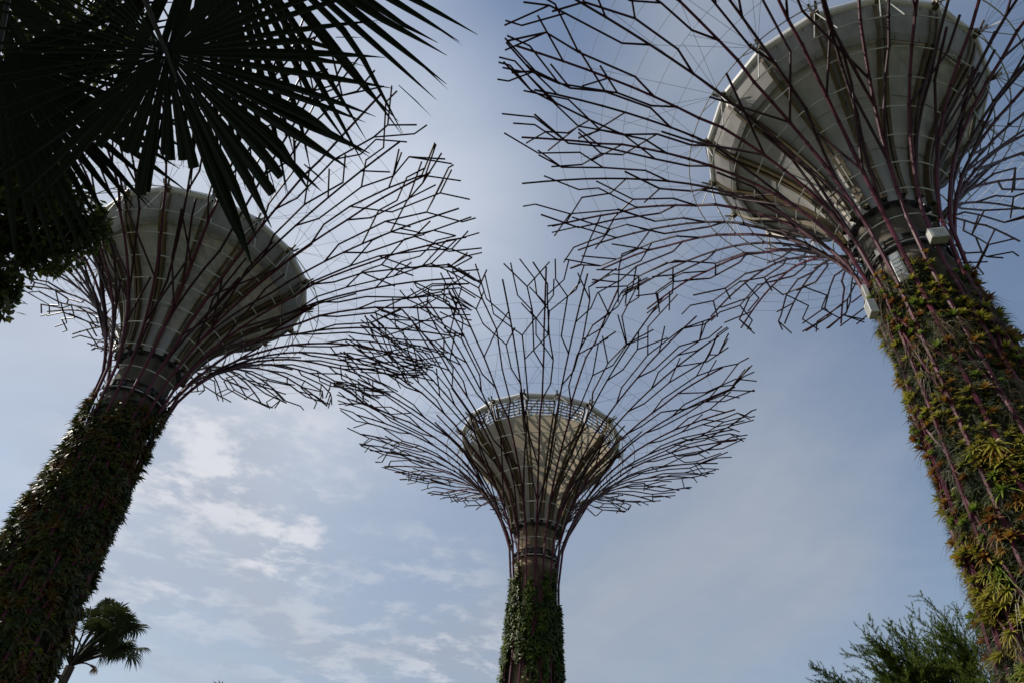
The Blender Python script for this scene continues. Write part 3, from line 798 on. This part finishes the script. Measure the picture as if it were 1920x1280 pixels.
for (px, py, d, r) in [(30, 300, 9, .55), (40, 420, 9, .55), (100, 390, 9, .5), (140, 420, 9, .38), (90, 460, 9, .38), (170, 425, 9.1, .20), (60, 340, 9.2, .4), (20, 470, 9, .35),
                       (-5, 560, 8.8, .24), (-30, 520, 8.8, .35), (8, 535, 8.8, .15), (70, 30, 9.5, .4), (130, 60, 9.5, .38), (190, 40, 9.6, .35), (150, 110, 9.4, .28), (100, 100, 9.5, .32), (60, 110, 9.5, .3), (190, 110, 9.5, .2), (230, 20, 9.8, .3),
                       (30, 230, 9.3, .34), (90, 180, 9.3, .26), (-60, 380, 9, .6), (-60, 250, 9.2, .7), (-150, 330, 9.2, .8), (-150, 120, 9.5, .8), (-60, 100, 9.6, .7), (-260, 250, 9.5, .9), (-260, 450, 9.4, .7),
                       (-80, -60, 9.8, .7), (60, -70, 9.9, .6), (-400, 100, 9.8, 1.0), (-520, 300, 9.6, .9), (-560, 100, 10, 1), (180, -60, 10, .45), (-300, -80, 10, .9)]:
    c = ray(px, py, d)-o0; clumps.append((c, r))
    mid = (fork+c)/2+np.array([rg.uniform(-.2, .2), rg.uniform(-.2, .2), .25])
    pts = [fork*(1-t)**2+2*mid*t*(1-t)+c*t*t for t in np.linspace(0, 1, 7)]
    tk.tube(pts, [.07, .055, .045, .035, .026, .018, .008], 6)
    leaf_clump(cr, c, r, int((1500*r*r+700*r)*(.38 if py < 150 else 1)), .085, .05, rg)
    for q in range(6):
        e = c+np.array([rg.gauss(0, 1), rg.gauss(0, 1), rg.gauss(0, .7)])*r*.7
        tk.tube([c*.8+pts[4]*.2, (c+e)/2+[0, 0, .05], e], [.012, .009, .004], 4)
tk.build('trunk', M['bark'], bt); cr.build('crown', M['broad'], bt)

# ------------------------------------------------------------------ feathery tree at lower right
rg = random.Random(21)
ab = ray(1745, 1500, 27)
ac = empty('feathery_tree', (ab[0], ab[1], 0), 'feathery green acacia like tree low at right, partly behind the bromeliad clad trunk', 'tree')
tk = MB(); cr = MB(); hz = ab[2]
tk.tube([(.1*math.sin(z*.8), .08*math.cos(z*.7), z) for z in np.linspace(0, hz, 9)], [.26, .23, .21, .2, .19, .18, .17, .165, .16], 10)
f0 = np.array([.1*math.sin(hz*.8), .08*math.cos(hz*.7), hz])
def spray(p, d, L, lvl):
    n = (9, 8, 4)[lvl]; pts = [p]; d = d/np.linalg.norm(d); bend = np.array([rg.gauss(0, .12), rg.gauss(0, .12), rg.gauss(-.06, .08)])
    for i in range(n):
        d = d+bend*.2+np.array([rg.gauss(0, .08), rg.gauss(0, .08), rg.gauss(0, .07)]); d[2] -= (.0, .06, .05)[lvl]*i/n; d /= np.linalg.norm(d)
        pts.append(pts[-1]+d*L/n)
    r0 = (.045, .012, .006)[lvl]
    tk.tube(pts, [r0*(1-.85*i/n) for i in range(n+1)], 4)
    for i in range((3, 1, 1)[lvl], n+1):
        dd = pts[i]-pts[i-1]; dd /= np.linalg.norm(dd)
        for q in range((3, 2, 0)[lvl]):
            s = np.array([rg.gauss(0, 1), rg.gauss(0, 1), rg.gauss(.2, .6)]); s -= dd*np.dot(s, dd)*.6
            if lvl == 0: spray(pts[i], dd*.8+s*.34-CX*.66+np.array([0, 0, .04]), L*.46*(1.15-.35*i/n)*rg.uniform(.7, 1.15), 1)
            else: spray(pts[i], dd*.9+s*.55, L*.24*rg.uniform(.6, 1.2), 2)
        if lvl >= 1:
            for q in range(11):
                s = np.array([rg.gauss(0, 1), rg.gauss(0, 1), rg.gauss(0, 1)])
                cr.blade(pts[i-1]+(pts[i]-pts[i-1])*rg.random(), s+dd*.5, np.array([0, 0, 1.0]), rg.uniform(.04, .08), .018, .1, 1, wf=lambda q: 1-.6*q)
for (px, py, l) in [(1600, 1295, 1), (1615, 1258, 1), (1635, 1235, 1), (1590, 1315, 1), (1670, 1200, 1), (1730, 1195, 1), (1800, 1160, 1), (1750, 1230, .9), (1670, 1265, .9), (1700, 1290, .8), (1620, 1310, .9), (1840, 1200, 1), (1610, 1335, 1), (1660, 1290, 1), (1780, 1270, 1), (1720, 1250, 1),
                    (1860, 1120, 1), (1930, 1160, 1), (1990, 1230, 1), (1760, 1230, .8), (1570, 1340, 1), (2000, 1330, 1), (1780, 1180, .9), (1690, 1225, .9), (1810, 1240, .9), (1640, 1280, 1), (1660, 1330, 1)]:
    e = ray(px, py, 27+rg.uniform(-1.3, 1.3))-np.array([ab[0], ab[1], 0]); v = e-f0
    spray(f0, v/np.linalg.norm(v)+np.array([0, 0, .03]), np.linalg.norm(v)*.86, 0)
tk.build('trunk', M['bark'], ac); cr.build('crown', M['acacia'], ac)
